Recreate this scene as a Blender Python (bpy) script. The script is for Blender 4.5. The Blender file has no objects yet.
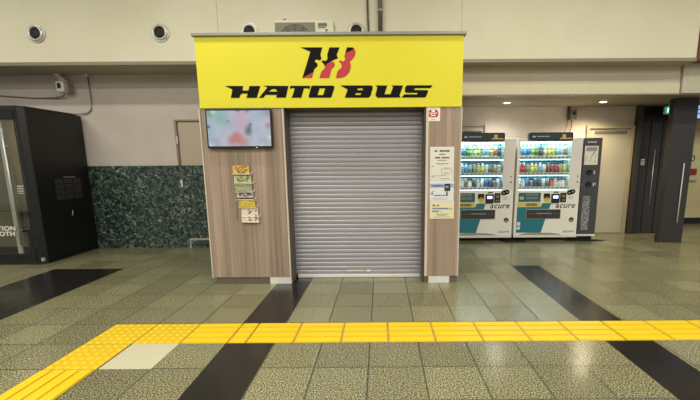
import bpy, bmesh, math, random
from mathutils import Vector, Matrix
random.seed(7)
S = bpy.context.scene
COL = S.collection
PI = math.pi

# ---------------------------------------------------------------- materials
def lin(c):
    def f(v):
        v /= 255.0
        return v/12.92 if v <= 0.04045 else ((v+0.055)/1.055)**2.4
    return (f(c[0]), f(c[1]), f(c[2]), 1.0)

class N:
    """tiny node builder"""
    def __init__(s, name):
        s.m = bpy.data.materials.new(name); s.m.use_nodes = True
        s.t = s.m.node_tree; s.b = s.t.nodes['Principled BSDF']
    def n(s, kind, **kw):
        o = s.t.nodes.new(kind)
        for k, v in kw.items(): setattr(o, k, v)
        return o
    def l(s, a, b): s.t.links.new(a, b)
    def coord(s, scale=(1, 1, 1), loc=(0, 0, 0), world=False):
        if world:
            o = s.n('ShaderNodeNewGeometry').outputs['Position']
        else:
            o = s.n('ShaderNodeTexCoord').outputs['Object']
        mp = s.n('ShaderNodeMapping'); mp.inputs['Scale'].default_value = scale
        mp.inputs['Location'].default_value = loc
        s.l(o, mp.inputs['Vector']); return mp.outputs[0]
    def noise(s, vec, scale, detail=3, rough=.5):
        o = s.n('ShaderNodeTexNoise'); o.inputs['Scale'].default_value = scale
        o.inputs['Detail'].default_value = detail; o.inputs['Roughness'].default_value = rough
        s.l(vec, o.inputs['Vector']); return o.outputs['Fac']
    def ramp(s, fac, stops):
        o = s.n('ShaderNodeValToRGB'); e = o.color_ramp.elements
        while len(e) < len(stops): e.new(0.5)
        for i, (p, c) in enumerate(stops):
            e[i].position = p; e[i].color = lin(c) if len(c) == 3 else c
        s.l(fac, o.inputs[0]); return o.outputs[0]
    def mix(s, fac, a, b, mode='MIX'):
        o = s.n('ShaderNodeMix', data_type='RGBA', blend_type=mode)
        for sock, v in ((o.inputs[0], fac), (o.inputs[6], a), (o.inputs[7], b)):
            if isinstance(v, (int, float)): sock.default_value = v
            elif isinstance(v, tuple): sock.default_value = v
            else: s.l(v, sock)
        return o.outputs[2]
    def math(s, op, a, b=0.0):
        o = s.n('ShaderNodeMath', operation=op)
        for sock, v in ((o.inputs[0], a), (o.inputs[1], b)):
            if isinstance(v, (int, float)): sock.default_value = v
            else: s.l(v, sock)
        return o.outputs[0]
    def sep(s, v):
        o = s.n('ShaderNodeSeparateXYZ'); s.l(v, o.inputs[0]); return o.outputs
    def bump(s, h, strength=.2, dist=.002):
        o = s.n('ShaderNodeBump'); o.inputs['Strength'].default_value = strength
        o.inputs['Distance'].default_value = dist
        s.l(h, o.inputs['Height']); s.l(o.outputs[0], s.b.inputs['Normal'])
    def fin(s, color=None, rough=.5, metal=0.0, spec=.5):
        if color is not None:
            if isinstance(color, tuple): s.b.inputs['Base Color'].default_value = color
            else: s.l(color, s.b.inputs['Base Color'])
        if isinstance(rough, (int, float)): s.b.inputs['Roughness'].default_value = rough
        else: s.l(rough, s.b.inputs['Roughness'])
        s.b.inputs['Metallic'].default_value = metal
        s.b.inputs['Specular IOR Level'].default_value = spec
        return s.m

_cache = {}
def plain(rgb, rough=.5, metal=0.0, vary=.06, spec=.5):
    """painted / plastic / metal surface with a slight procedural mottling"""
    key = (rgb, rough, metal, vary, spec)
    if key in _cache: return _cache[key]
    w = N('surface_%d_%d_%d' % rgb)
    f = w.noise(w.coord(), 3.0, 4)
    c = w.mix(f, tuple(x*(1-vary) for x in lin(rgb)[:3])+(1,), tuple(min(1, x*(1+vary)) for x in lin(rgb)[:3])+(1,))
    _cache[key] = w.fin(c, rough, metal, spec); return _cache[key]

def emit(rgb, strength):
    key = ('e', rgb, strength)
    if key in _cache: return _cache[key]
    w = N('glow_%d_%d_%d' % rgb)
    w.b.inputs['Emission Color'].default_value = lin(rgb)
    w.b.inputs['Emission Strength'].default_value = strength
    _cache[key] = w.fin(lin(rgb), .5); return _cache[key]

def wall_mat(rgb, stain, scale=.9, rough=.7):
    w = N('painted_wall')
    v = w.coord(world=True)
    f = w.noise(v, scale, 5, .6)
    st = w.ramp(f, [(.35, (0, 0, 0)), (.75, (255, 255, 255))])
    c = w.mix(st, lin(rgb), lin(stain))
    v2 = w.coord((6, 6, .5), world=True)
    streak = w.ramp(w.noise(v2, 1.2, 4), [(.62, (0, 0, 0)), (.8, (255, 255, 255))])
    c = w.mix(w.math('MULTIPLY', streak, .25), c, lin(tuple(int(x*.8) for x in rgb)))
    w.bump(w.noise(v, 120, 2), .08, .001)
    return w.fin(c, rough, 0, .3)

M_cream = wall_mat((228, 223, 202), (217, 212, 186), .8)
M_mauve = wall_mat((204, 194, 188), (190, 180, 172), 1.1)
M_rwall = wall_mat((214, 207, 198), (196, 187, 174), .9)
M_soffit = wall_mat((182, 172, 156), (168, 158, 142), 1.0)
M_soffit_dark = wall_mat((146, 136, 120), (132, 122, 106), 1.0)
M_trimgrey = plain((136, 130, 112), .45, .2)
M_trimdark = plain((110, 103, 88), .5)
M_fascia = wall_mat((214, 208, 182), (204, 197, 170), .6)

def granite():
    w = N('granite_floor')
    p = w.coord((1/.39, 1/.388, 1), (-.29/.39, -3.298/.388, 0), world=True)
    sx = w.sep(p)
    gx = w.math('ABSOLUTE', w.math('SUBTRACT', w.math('FRACT', sx[0]), .5))
    gy = w.math('ABSOLUTE', w.math('SUBTRACT', w.math('FRACT', sx[1]), .5))
    g = w.math('GREATER_THAN', w.math('MAXIMUM', gx, gy), .4865)
    cid = w.n('ShaderNodeCombineXYZ')
    w.l(w.math('FLOOR', sx[0]), cid.inputs[0]); w.l(w.math('FLOOR', sx[1]), cid.inputs[1])
    wn = w.n('ShaderNodeTexWhiteNoise', noise_dimensions='2D'); w.l(cid.outputs[0], wn.inputs['Vector'])
    v = w.coord(world=True)
    spk = w.noise(v, 105, 2, .8)
    c = w.ramp(spk, [(.40, (38, 37, 26)), (.47, (102, 100, 76)), (.54, (150, 148, 118)), (.62, (208, 206, 176))])
    blot = w.noise(v, 14, 3)
    c = w.mix(w.math('MULTIPLY', blot, .15), c, lin((124, 116, 84)))
    tint = w.ramp(wn.outputs['Value'], [(0, (214, 211, 200)), (.5, (236, 234, 224)), (1, (255, 254, 246))])
    c = w.mix(1.0, c, tint, 'MULTIPLY')
    c = w.mix(w.math('MULTIPLY', g, .78), c, lin((36, 34, 26)))
    r = w.math('ADD', w.math('MULTIPLY', w.noise(v, 2.2, 4), .22), .10)
    r = w.math('ADD', r, w.math('MULTIPLY', g, .4))
    w.bump(w.noise(v, 60, 2), .05, .0006)
    return w.fin(c, r, 0, .5)
M_granite = granite()
def blackstone():
    w = N('black_stone')
    p = w.coord((1/.39, 1/.388, 1), (-.29/.39, -3.298/.388, 0), world=True)
    sx = w.sep(p)
    gy = w.math('ABSOLUTE', w.math('SUBTRACT', w.math('FRACT', sx[1]), .5))
    g = w.math('GREATER_THAN', gy, .494)
    v = w.coord(world=True)
    c = w.ramp(w.noise(v, 140, 3, .7), [(.4, (22, 21, 20)), (.62, (38, 37, 35)), (.72, (130, 126, 116))])
    c = w.mix(w.math('MULTIPLY', g, .5), c, lin((16, 15, 14)))
    return w.fin(c, w.math('ADD', w.math('MULTIPLY', w.noise(v, 3, 3), .2), .1), 0, .5)
M_black_stone = blackstone()
def palestone():
    w = N('pale_stone'); v = w.coord(world=True)
    return w.fin(w.ramp(w.noise(v, 90, 3), [(.3, (176, 172, 146)), (.7, (206, 203, 176))]), .4)
M_pale_stone = palestone()

def marble():
    w = N('green_marble'); v = w.coord(world=True)
    vo = w.n('ShaderNodeTexVoronoi'); vo.inputs['Scale'].default_value = 20
    wv = w.n('ShaderNodeVectorMath', operation='ADD'); w.l(v, wv.inputs[0])
    no = w.n('ShaderNodeTexNoise'); no.inputs['Scale'].default_value = 9; w.l(v, no.inputs['Vector'])
    sc = w.n('ShaderNodeVectorMath', operation='SCALE'); w.l(no.outputs['Color'], sc.inputs[0]); sc.inputs['Scale'].default_value = .25
    w.l(sc.outputs[0], wv.inputs[1]); w.l(wv.outputs[0], vo.inputs['Vector'])
    a = w.noise(wv.outputs[0], 18, 5, .75)
    c = w.ramp(a, [(.40, (18, 28, 26)), (.48, (46, 64, 58)), (.56, (92, 112, 103)), (.65, (184, 196, 186))])
    c = w.mix(w.math('MULTIPLY', vo.outputs['Distance'], .6), c, lin((14, 24, 24)))
    return w.fin(c, .3, 0, .5)
M_marble = marble()

def wood():
    w = N('wood_laminate')
    v = w.coord((30, 30, .55), world=True)
    a = w.noise(v, 1.0, 5, .65)
    b = w.noise(w.coord((7, 7, .15), world=True), 1.0, 3, .5)
    c = w.ramp(a, [(.3, (140, 122, 110)), (.5, (166, 147, 133)), (.72, (188, 169, 154))])
    c2 = w.ramp(b, [(.4, (225, 222, 220)), (.62, (255, 255, 255))])
    return w.fin(w.mix(1.0, c, c2, 'MULTIPLY'), .42, 0, .4)
M_wood = wood()
M_yellow = plain((222, 212, 52), .45, 0, .02, .3)
M_ink = plain((20, 19, 20), .7, 0, .02, .12)
M_logo_red = plain((184, 40, 54), .5, 0, .03)
M_tactile = plain((226, 193, 26), .4, 0, .10)
M_tactile_base = plain((208, 172, 20), .6, 0, .12)
M_steel = plain((206, 205, 200), .3, .55)
M_brushed = plain((205, 203, 198), .35, .6)
M_plate = plain((236, 236, 232), .3, .25)
M_shutter = plain((170, 168, 178), .38, .35, .05)
M_frame_dark = plain((78, 70, 62), .5)
M_cap_grey = plain((138, 138, 132), .4, .2)
M_edge_pale = plain((208, 200, 184), .4)
M_white = plain((225, 222, 212), .45)
M_black = plain((9, 9, 10), .45)
M_blackmatte = plain((22, 22, 23), .6)
M_panel_dark = plain((52, 51, 54), .45, 0, .12)
M_post_dark = plain((64, 60, 57), .5)
M_door = plain((190, 182, 162), .5)
M_door_frame = plain((180, 168, 138), .45)
M_ldoor = plain((186, 172, 154), .5)
M_case = plain((238, 235, 228), .4)
M_casegrey = plain((178, 172, 166), .4)
M_teal = plain((38, 120, 138), .4)
M_tealdark = plain((58, 98, 100), .4)
M_bin = plain((74, 74, 80), .45)
M_rubber = plain((20, 20, 20), .7)
M_cable = plain((120, 112, 100), .5)
M_redwire = plain((150, 92, 80), .5)
M_ac = plain((212, 208, 186), .45)
M_brown = plain((104, 62, 30), .5)
M_paper = plain((226, 222, 208), .6)

def glass(tint=(235, 240, 240), amount=.10, rough=.02):
    w = N('clear_glass')
    tr = w.n('ShaderNodeBsdfTransparent'); tr.inputs[0].default_value = lin(tint)
    gl = w.n('ShaderNodeBsdfGlossy'); gl.inputs['Roughness'].default_value = rough
    lw = w.n('ShaderNodeFresnel'); lw.inputs['IOR'].default_value = 1.5
    bf = w.n('ShaderNodeNewGeometry').outputs['Backfacing']
    f = w.math('MULTIPLY', w.math('ADD', lw.outputs[0], amount), w.math('SUBTRACT', 1.0, bf))
    mx = w.n('ShaderNodeMixShader'); w.l(f, mx.inputs[0]); w.l(tr.outputs[0], mx.inputs[1]); w.l(gl.outputs[0], mx.inputs[2])
    w.l(mx.outputs[0], w.t.nodes['Material Output'].inputs['Surface'])
    return w.m
M_glass = glass((245, 250, 250), .0)
M_booth_glass = glass((232, 233, 228), .04)

def tvmat():
    w = N('television_picture')
    P = w.coord()
    def blob(x, z, r, hard=1.0):
        d = w.n('ShaderNodeVectorMath', operation='DISTANCE'); w.l(P, d.inputs[0]); d.inputs[1].default_value = (x, 0, z)
        mr = w.n('ShaderNodeMapRange', interpolation_type='SMOOTHSTEP')
        mr.inputs['From Min'].default_value = 0; mr.inputs['From Max'].default_value = r
        mr.inputs['To Min'].default_value = hard; mr.inputs['To Max'].default_value = 0
        w.l(d.outputs['Value'], mr.inputs['Value']); return mr.outputs[0]
    f = w.noise(P, 5, 2)
    c = w.ramp(f, [(.35, (176, 200, 222)), (.6, (208, 214, 228))])
    for x, z, r, h, col in ((.02, .10, .15, .9, (226, 188, 212)), (.03, .02, .12, .6, (222, 190, 212)),
                            (-.20, .13, .13, .9, (150, 205, 190)), (-.33, .17, .09, .9, (130, 180, 130)),
                            (-.03, -.08, .09, .9, (214, 134, 124)), (-.08, -.13, .10, .9, (216, 130, 122)), (.0, -.13, .10, .9, (220, 138, 128)), (.06, -.15, .08, .7, (222, 150, 138)),
                            (.10, -.04, .07, .8, (96, 100, 112)), (.11, .0, .06, .7, (80, 84, 100)), (.13, .04, .035, .7, (60, 60, 76)), (-.12, .08, .03, .5, (110, 96, 120)), (-.34, .02, .03, .9, (60, 50, 90)), (-.33, -.19, .06, .8, (225, 235, 255)), (.34, -.10, .04, .9, (245, 248, 255)), (.25, -.19, .05, .8, (240, 245, 255)), (-.28, .19, .05, .9, (230, 245, 250)), (.10, .2, .05, .6, (60, 60, 70)), (0, .2, .04, .7, (50, 50, 60)),
                            (-.26, -.14, .07, .6, (206, 170, 190)), (.28, -.14, .09, .6, (196, 206, 190)),
                            (.33, .03, .06, .7, (190, 120, 150)), (.34, .18, .10, .6, (150, 130, 150))):
        c = w.mix(blob(x, z, r, h), c, lin(col))
    w.l(c, w.b.inputs['Emission Color']); w.b.inputs['Emission Strength'].default_value = .66
    return w.fin((.02, .02, .02, 1), .3)
M_tv = tvmat()

# ---------------------------------------------------------------- mesh builder
class MB:
    def __init__(s): s.bm = bmesh.new(); s.mats = []; s.cur = 0
    def mat(s, m):
        if m not in s.mats: s.mats.append(m)
        s.cur = s.mats.index(m); return s
    def _tag(s, faces):
        for f in faces: f.material_index = s.cur
    def box(s, x0, x1, y0, y1, z0, z1):
        vs = [s.bm.verts.new(p) for p in ((x0,y0,z0),(x1,y0,z0),(x1,y1,z0),(x0,y1,z0),(x0,y0,z1),(x1,y0,z1),(x1,y1,z1),(x0,y1,z1))]
        fs = [s.bm.faces.new([vs[i] for i in q]) for q in ((0,3,2,1),(4,5,6,7),(0,1,5,4),(1,2,6,5),(2,3,7,6),(3,0,4,7))]
        s._tag(fs); return s
    def prism(s, pts, y0, y1):
        """polygon in the XZ plane extruded from y0 to y1"""
        a = [s.bm.verts.new((x, y0, z)) for x, z in pts]; b = [s.bm.verts.new((x, y1, z)) for x, z in pts]
        n = len(pts); fs = [s.bm.faces.new(a), s.bm.faces.new(b[::-1])]
        for i in range(n): fs.append(s.bm.faces.new((a[i], b[i], b[(i+1) % n], a[(i+1) % n])))
        s._tag(fs); return s
    def slab(s, pts, z0, z1):
        """polygon in the XY plane extruded from z0 to z1"""
        a = [s.bm.verts.new((x, y, z0)) for x, y in pts]; b = [s.bm.verts.new((x, y, z1)) for x, y in pts]
        n = len(pts); fs = [s.bm.faces.new(a[::-1]), s.bm.faces.new(b)]
        for i in range(n): fs.append(s.bm.faces.new((a[i], a[(i+1) % n], b[(i+1) % n], b[i])))
        s._tag(fs); return s
    def rprism(s, x0, x1, z0, z1, y0, y1, r=.02, seg=5):
        pts = []
        for cx, cz, a0 in ((x1-r, z1-r, 0), (x0+r, z1-r, 90), (x0+r, z0+r, 180), (x1-r, z0+r, 270)):
            for i in range(seg+1):
                a = math.radians(a0+90*i/seg); pts.append((cx+r*math.cos(a), cz+r*math.sin(a)))
        return s.prism(pts, y0, y1)
    def lathe(s, prof, center=(0, 0, 0), axis='Z', seg=16, smooth=True, caps=True):
        """prof = [(r, h), ...]"""
        rings = []
        for r, h in prof:
            ring = []
            for i in range(seg):
                a = 2*PI*i/seg; u, v = r*math.cos(a), r*math.sin(a)
                p = (u, v, h) if axis == 'Z' else ((u, h, v) if axis == 'Y' else (h, u, v))
                ring.append(s.bm.verts.new(Vector(p)+Vector(center)))
            rings.append(ring)
        fs = []
        for k in range(len(rings)-1):
            for i in range(seg):
                f = s.bm.faces.new((rings[k][i], rings[k][(i+1) % seg], rings[k+1][(i+1) % seg], rings[k+1][i])); f.smooth = smooth; fs.append(f)
        if caps and prof[0][0] > 1e-5: fs.append(s.bm.faces.new(rings[0][::-1]))
        if caps and prof[-1][0] > 1e-5: fs.append(s.bm.faces.new(rings[-1]))
        s._tag(fs); return s
    def tube(s, pts, r, seg=8):
        pts = [Vector(p) for p in pts]; rings = []
        for i, p in enumerate(pts):
            d = (pts[min(i+1, len(pts)-1)]-pts[max(i-1, 0)]).normalized()
            ref = Vector((0, 0, 1)) if abs(d.z) < .9 else Vector((1, 0, 0))
            u = d.cross(ref).normalized(); v = d.cross(u)
            rings.append([s.bm.verts.new(p+u*r*math.cos(2*PI*k/seg)+v*r*math.sin(2*PI*k/seg)) for k in range(seg)])
        fs = []
        for k in range(len(rings)-1):
            for i in range(seg):
                f = s.bm.faces.new((rings[k][i], rings[k][(i+1) % seg], rings[k+1][(i+1) % seg], rings[k+1][i])); f.smooth = True; fs.append(f)
        fs.append(s.bm.faces.new(rings[0][::-1])); fs.append(s.bm.faces.new(rings[-1]))
        s._tag(fs); return s
    def build(s, name, m=None, parent=None, bevel=0, seg=2):
        if m is not None and not s.mats: s.mats = [m]
        off = Vector((0, 0, 0)); p = parent
        while p is not None: off += p.location; p = p.parent
        bmesh.ops.recalc_face_normals(s.bm, faces=s.bm.faces[:])
        origin = Vector((0, 0, 0))
        if parent is None and s.bm.verts:      # a lone mesh gets its origin at its own base
            xs = [v.co for v in s.bm.verts]
            lo = Vector([min(c[i] for c in xs) for i in range(3)]); hi = Vector([max(c[i] for c in xs) for i in range(3)])
            origin = Vector(((lo.x+hi.x)/2, (lo.y+hi.y)/2, lo.z))
            off = origin
        for v in s.bm.verts: v.co -= off
        me = bpy.data.meshes.new(name); s.bm.to_mesh(me); s.bm.free()
        for mm in s.mats: me.materials.append(mm)
        o = bpy.data.objects.new(name, me); COL.objects.link(o); o.parent = parent; o.location = origin
        if bevel:
            b = o.modifiers.new('bevel', 'BEVEL'); b.width = bevel; b.segments = seg; b.limit_method = 'ANGLE'
        return o

def tag(o, label=None, cat=None, group=None, kind=None):
    if label: o['label'] = label
    if cat: o['category'] = cat
    if group: o['group'] = group
    if kind: o['kind'] = kind
    return o
def thing(name, loc, label, cat, group=None):
    o = bpy.data.objects.new(name, None); o.empty_display_size = .1; COL.objects.link(o); o.location = loc
    return tag(o, label, cat, group)
def struct(mb, name, m=None, bevel=0):
    return tag(mb.build(name, m, None, bevel), kind='structure')
def box(x0, x1, y0, y1, z0, z1): return MB().box(x0, x1, y0, y1, z0, z1)
def copy_tree(o, parent=None):
    c = o.copy(); COL.objects.link(c); c.parent = parent
    for ch in list(o.children): copy_tree(ch, c)
    return c
def text(name, body, size, m, parent, loc, shear=0, rotz=0, spacing=1, thick=.0012, align='LEFT', bold=0, wide=1.0):
    cu = bpy.data.curves.new(name, 'FONT'); cu.body = body; cu.size = size; cu.shear = shear
    cu.extrude = thick; cu.space_character = spacing; cu.align_x = align; cu.offset = bold; cu.resolution_u = 3
    t = bpy.data.objects.new(name, cu); COL.objects.link(t)
    dg = bpy.context.evaluated_depsgraph_get(); me = bpy.data.meshes.new_from_object(t.evaluated_get(dg))
    bpy.data.objects.remove(t)
    off = Vector((0, 0, 0)); p = parent
    while p is not None: off += p.location; p = p.parent
    R = Matrix.Rotation(rotz, 4, 'Z') @ Matrix.Rotation(PI/2, 4, 'X') @ Matrix.Diagonal((wide, 1, 1, 1))
    me.transform(Matrix.Translation(Vector(loc)-off) @ R)
    me.materials.clear(); me.materials.append(m)
    o = bpy.data.objects.new(name, me); COL.objects.link(o); o.parent = parent
    return o

# ---------------------------------------------------------------- setting
def floor():
    xs = [-14, -4.60, -3.625, -2.04, -1.66, -1.28, -.885, 1.822, 2.21, 14]
    ys = [-8, 2.518, 2.905, 4.86, 5.18, 9.3]
    mb = MB(); mb.mats = [M_granite, M_black_stone, M_pale_stone]
    for i in range(len(xs)-1):
        for j in range(len(ys)-1):
            x, y = (xs[i]+xs[i+1])/2, (ys[j]+ys[j+1])/2
            mb.cur = 0
            if xs[i] in (-4.60, 1.822) and y < 5.18: mb.cur = 1
            if xs[i] == -1.28 and y < 4.86: mb.cur = 1
            if xs[i] == -2.04 and ys[j] == 2.518: mb.cur = 2
            f = mb.bm.faces.new([mb.bm.verts.new(p) for p in ((xs[i], ys[j], 0), (xs[i+1], ys[j], 0), (xs[i+1], ys[j+1], 0), (xs[i], ys[j+1], 0))])
            f.material_index = mb.cur
    bmesh.ops.remove_doubles(mb.bm, verts=mb.bm.verts[:], dist=1e-4)
    r = bmesh.ops.extrude_face_region(mb.bm, geom=mb.bm.faces[:])
    for v in r['geom']:
        if isinstance(v, bmesh.types.BMVert): v.co.z -= .1
    tag(mb.build('floor'), kind='structure')
floor()

# lower back wall, left of the booth and hidden behind it
struct(box(-14, 1.3, 6.55, 6.75, 0, 3.0), 'wall_back', M_mauve)
struct(box(-14, -3.378, 6.525, 6.55, 0, 1.42), 'trim_1', M_marble)
# upper cream wall with its ledge
struct(box(-14, 4.67, 5.95, 6.15, 2.915, 4.7), 'wall_upper', M_cream)
struct(box(-14, 4.66, 5.925, 5.95, 2.888, 2.938), 'trim_2', M_trimgrey, .004)
struct(box(-14, 4.67, 5.935, 6.55, 2.89, 2.915), 'trim_3', M_soffit)
j = MB()
for x in (-2.36, 1.19, -7.0): j.box(x-.003, x+.003, 5.947, 5.951, 2.975, 4.6)
struct(j, 'trim_4', plain((182, 174, 146), .6))
# right: fascia beam and soffit of the recess
struct(box(1.1, 4.665, 6.2, 6.35, 2.48, 2.635), 'trim_5', M_fascia)
struct(box(1.1, 4.665, 6.21, 6.35, 2.635, 2.765), 'trim_12', wall_mat((198, 186, 168), (186, 175, 156)))
struct(box(1.1, 4.665, 6.22, 6.35, 2.765, 2.915), 'trim_13', wall_mat((206, 196, 184), (196, 186, 172)))
struct(box(4.68, 9.5, 6.17, 6.35, 2.48, 2.915), 'trim_6', plain((190, 184, 166), .6))
struct(box(1.1, 9.5, 6.19, 6.36, 2.46, 2.48), 'trim_7', M_trimgrey)
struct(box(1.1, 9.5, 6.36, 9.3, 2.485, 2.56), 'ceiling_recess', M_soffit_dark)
struct(box(4.675, 9.5, 5.93, 6.35, 2.915, 4.7), 'wall_right_upper', M_brown)
struct(box(1.3, 4.94, 7.63, 7.8, 0, 2.5), 'wall_right', M_rwall)
struct(box(1.2, 1.3, 6.75, 7.8, 0, 2.5), 'wall_side', M_rwall)
struct(box(4.94, 9.5, 8.7, 8.85, 0, 2.5), 'wall_far', wall_mat((196, 186, 150), (180, 170, 134)))
struct(box(4.94, 9.5, 8.68, 8.70, 0, .14), 'baseboard_far', M_black)
struct(box(-14, 14, -8, 6.15, 4.7, 4.85), 'ceiling', plain((205, 202, 190), .8))

# left steel door (upper half painted, lower half clad in the same marble)
d = box(-3.372, -2.3, 6.528, 6.55, 1.42, 2.13); d = tag(d.build('door_1', M_ldoor), kind='structure')
struct(box(-3.372, -2.3, 6.515, 6.55, 0, 1.42), 'trim_9', M_marble)
f = MB(); f.box(-3.43, -3.395, 6.505, 6.55, 1.42, 2.17).box(-3.395, -2.3, 6.505, 6.55, 2.14, 2.17); struct(f, 'trim_10', plain((140, 126, 106), .45), .003)
box(-3.41, -3.385, 6.49, 6.505, 1.78, 1.9).build('door_hinge', M_brushed, d)
box(-3.40, -3.375, 6.49, 6.515, 1.06, 1.18).build('door_handle', M_white, d)
f = thing('access_hatch', (-3.05, 6.51, 0), 'small pale framed floor level hatch in the green marble beside the booth', 'hatch')
MB().box(-3.345, -3.32, 6.497, 6.513, 0.0, .135).box(-3.345, -2.75, 6.497, 6.513, .135, .165).build('hatch_frame', plain((170, 166, 150), .5), f)
box(-3.318, -2.75, 6.502, 6.513, .003, .133).build('hatch_panel', M_marble, f)

# right door
d = tag(box(4.06, 4.86, 7.605, 7.629, 0.01, 2.06).build('door_2', M_door), kind='structure')
MB().box(4.17, 4.80, 7.597, 7.605, 1.96, 2.02).build('door_vent', plain((120, 112, 98), .5), d)
f = MB(); f.box(3.995, 4.055, 7.56, 7.629, 0, 2.12).box(4.865, 4.925, 7.56, 7.629, 0, 2.12).box(4.055, 4.865, 7.56, 7.629, 2.065, 2.12)
struct(f, 'trim_11', M_door_frame, .004)

# dark folding partition
p = thing('folding_partition', (5.5, 7.6, 0), 'dark grey folding partition panels behind the dark pillar, right of the beige door', 'partition')
pp = box(4.945, 5.02, 7.5, 7.66, 0, 2.484).build('post', M_post_dark, p)
for x0, x1 in ((5.035, 5.225), (5.24, 5.46), (5.475, 5.70), (5.715, 5.93)):
    a = box(x0, x1, 7.56, 7.62, 0.01, 2.19).build('panel', M_panel_dark, p, .006)
tag(MB().tube([(5.345, 7.545, .55), (5.345, 7.545, 1.66)], .008).box(5.338, 5.352, 7.545, 7.562, 1.2, 1.22).box(5.338, 5.352, 7.545, 7.562, 1.6, 1.62).build('handle', M_steel, p), 'thin steel pull handle')
box(5.02, 5.94, 7.62, 7.66, 0, 2.484).build('backing', M_black, p)
box(5.02, 5.94, 7.5, 7.6, 2.19, 2.22).build('head_rail', M_black, p)
n = thing('notice_sticker', (5.13, 7.555, 1.36), 'small white sticker on the dark folding partition', 'sticker')
box(5.095, 5.165, 7.552, 7.559, 1.36, 1.48).build('sheet', M_paper, n)
MB().box(5.105, 5.155, 7.549, 7.552, 1.43, 1.455).box(5.11, 5.15, 7.549, 7.552, 1.39, 1.40).build('printing', plain((120, 110, 105), .6), n)

# dark pillar slab
p = thing('pillar', (5.15, 6.73, 0), 'dark charcoal clad pillar with a slim white strip, right side of the hall', 'pillar')
box(4.965, 5.37, 6.66, 6.78, 0, 2.484).build('cladding', M_panel_dark, p, .004)
MB().box(4.955, 4.965, 6.675, 6.69, 0, 2.484).box(4.955, 4.965, 6.71, 6.725, 0, 2.484).box(4.955, 4.965, 6.75, 6.765, 0, 2.484).build('joint_strip', M_post_dark, p)
tag(MB().tube([(5.235, 6.645, .36), (5.235, 6.645, 1.40)], .009).box(5.23, 5.24, 6.645, 6.662, .42, .44).box(5.23, 5.24, 6.645, 6.662, 1.3, 1.32).build('white_bar', plain((220, 220, 216), .3), p), 'slim white bar')  # slim white bar along the pillar front

# exit sign
e = thing('exit_sign', (5.55, 7.3, 2.484), 'green lit exit sign hanging by the top of the dark pillar', 'sign')
box(5.27, 5.62, 7.30, 7.34, 2.295, 2.43).build('sign_box', M_white, e)
box(5.275, 5.615, 7.296, 7.30, 2.30, 2.425).build('sign_face', emit((30, 160, 120), .9), e)
MB().prism([(5.31, 2.32), (5.33, 2.32), (5.335, 2.405), (5.31, 2.405)], 7.292, 7.296).prism([(5.35, 2.32), (5.37, 2.35), (5.40, 2.32), (5.41, 2.33), (5.385, 2.37), (5.40, 2.38), (5.38, 2.41), (5.36, 2.395), (5.345, 2.37)], 7.292, 7.296).build('running_figure', emit((225, 255, 240), 1.2), e)
MB().tube([(5.35, 7.32, 2.43), (5.35, 7.32, 2.484)], .008).tube([(5.55, 7.32, 2.43), (5.55, 7.32, 2.484)], .008).build('hanger', M_white, e)

# display and notice board far right
s_ = thing('hanging_display', (6.0, 7.2, 2.484), 'lit pale blue hanging display at the right edge, past the dark pillar', 'screen')
box(5.73, 6.4, 7.2, 7.26, 2.19, 2.45).build('housing', M_black, s_, .004)
box(5.75, 6.38, 7.194, 7.2, 2.205, 2.435).build('screen', emit((150, 170, 225), 1.1), s_)
MB().box(5.8, 6.3, 7.19, 7.194, 2.35, 2.37).box(5.8, 6.2, 7.19, 7.194, 2.28, 2.30).build('display_text', emit((60, 70, 140), .6), s_)
box(6.0, 6.05, 7.21, 7.25, 2.45, 2.484).build('hanger', M_black, s_)
s_ = thing('notice_board', (7.3, 8.68, 1.0), 'grey notice board with a dark red label at the right edge', 'sign')
box(6.82, 7.18, 8.66, 8.69, 1.0, 1.72).build('board', plain((176, 172, 140), .5), s_)
box(6.90, 7.12, 8.65, 8.66, 1.12, 1.26).build('red_label', plain((120, 30, 30), .5), s_)
text('numeral', '0', .2, M_ink, s_, (6.95, 8.655, 1.42))

# ---------------------------------------------------------------- wall vents
VENTS = [(-5.012, 3.335, 'furthest left, above the black booth'), (-3.205, 3.335, 'second from left, between black booth and kiosk'),
         (-1.90, 3.335, 'left of the air conditioner, half hidden by the yellow sign'), (-.345, 3.335, 'right of the air conditioner, beside the thin cable')]
def vent():
    r = thing('wall_vent', (0, 5.95, 0), 'x', 'vent', 'round vents on the upper cream wall')
    MB().lathe([(.0, 0), (.130, 0), (.130, -.012), (.124, -.018)], (0, 5.95, 0), 'Y', 28).build('flange', M_brushed, r)
    MB().lathe([(.112, -.018), (.110, -.034), (.096, -.044), (.082, -.040), (.078, -.015)], (0, 5.95, 0), 'Y', 28, True, False).build('hood_ring', M_brushed, r)
    g = MB(); g.lathe([(.0, -.020), (.082, -.020), (.082, -.024), (0, -.024)], (0, 5.95, 0), 'Y', 24)
    for k in range(-3, 4):
        h = math.sqrt(.074**2-(k*.02)**2); g.box(-h, h, 5.922, 5.928, k*.02-.003, k*.02+.003)
    g.build('grille', plain((34, 32, 28), .6), r)
    return r
v0 = vent()
for i, (x, z, w) in enumerate(VENTS):
    o = v0 if i == 0 else copy_tree(v0)
    o.location = (x, 5.95, z); o['label'] = 'round steel wall vent ' + w

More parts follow.
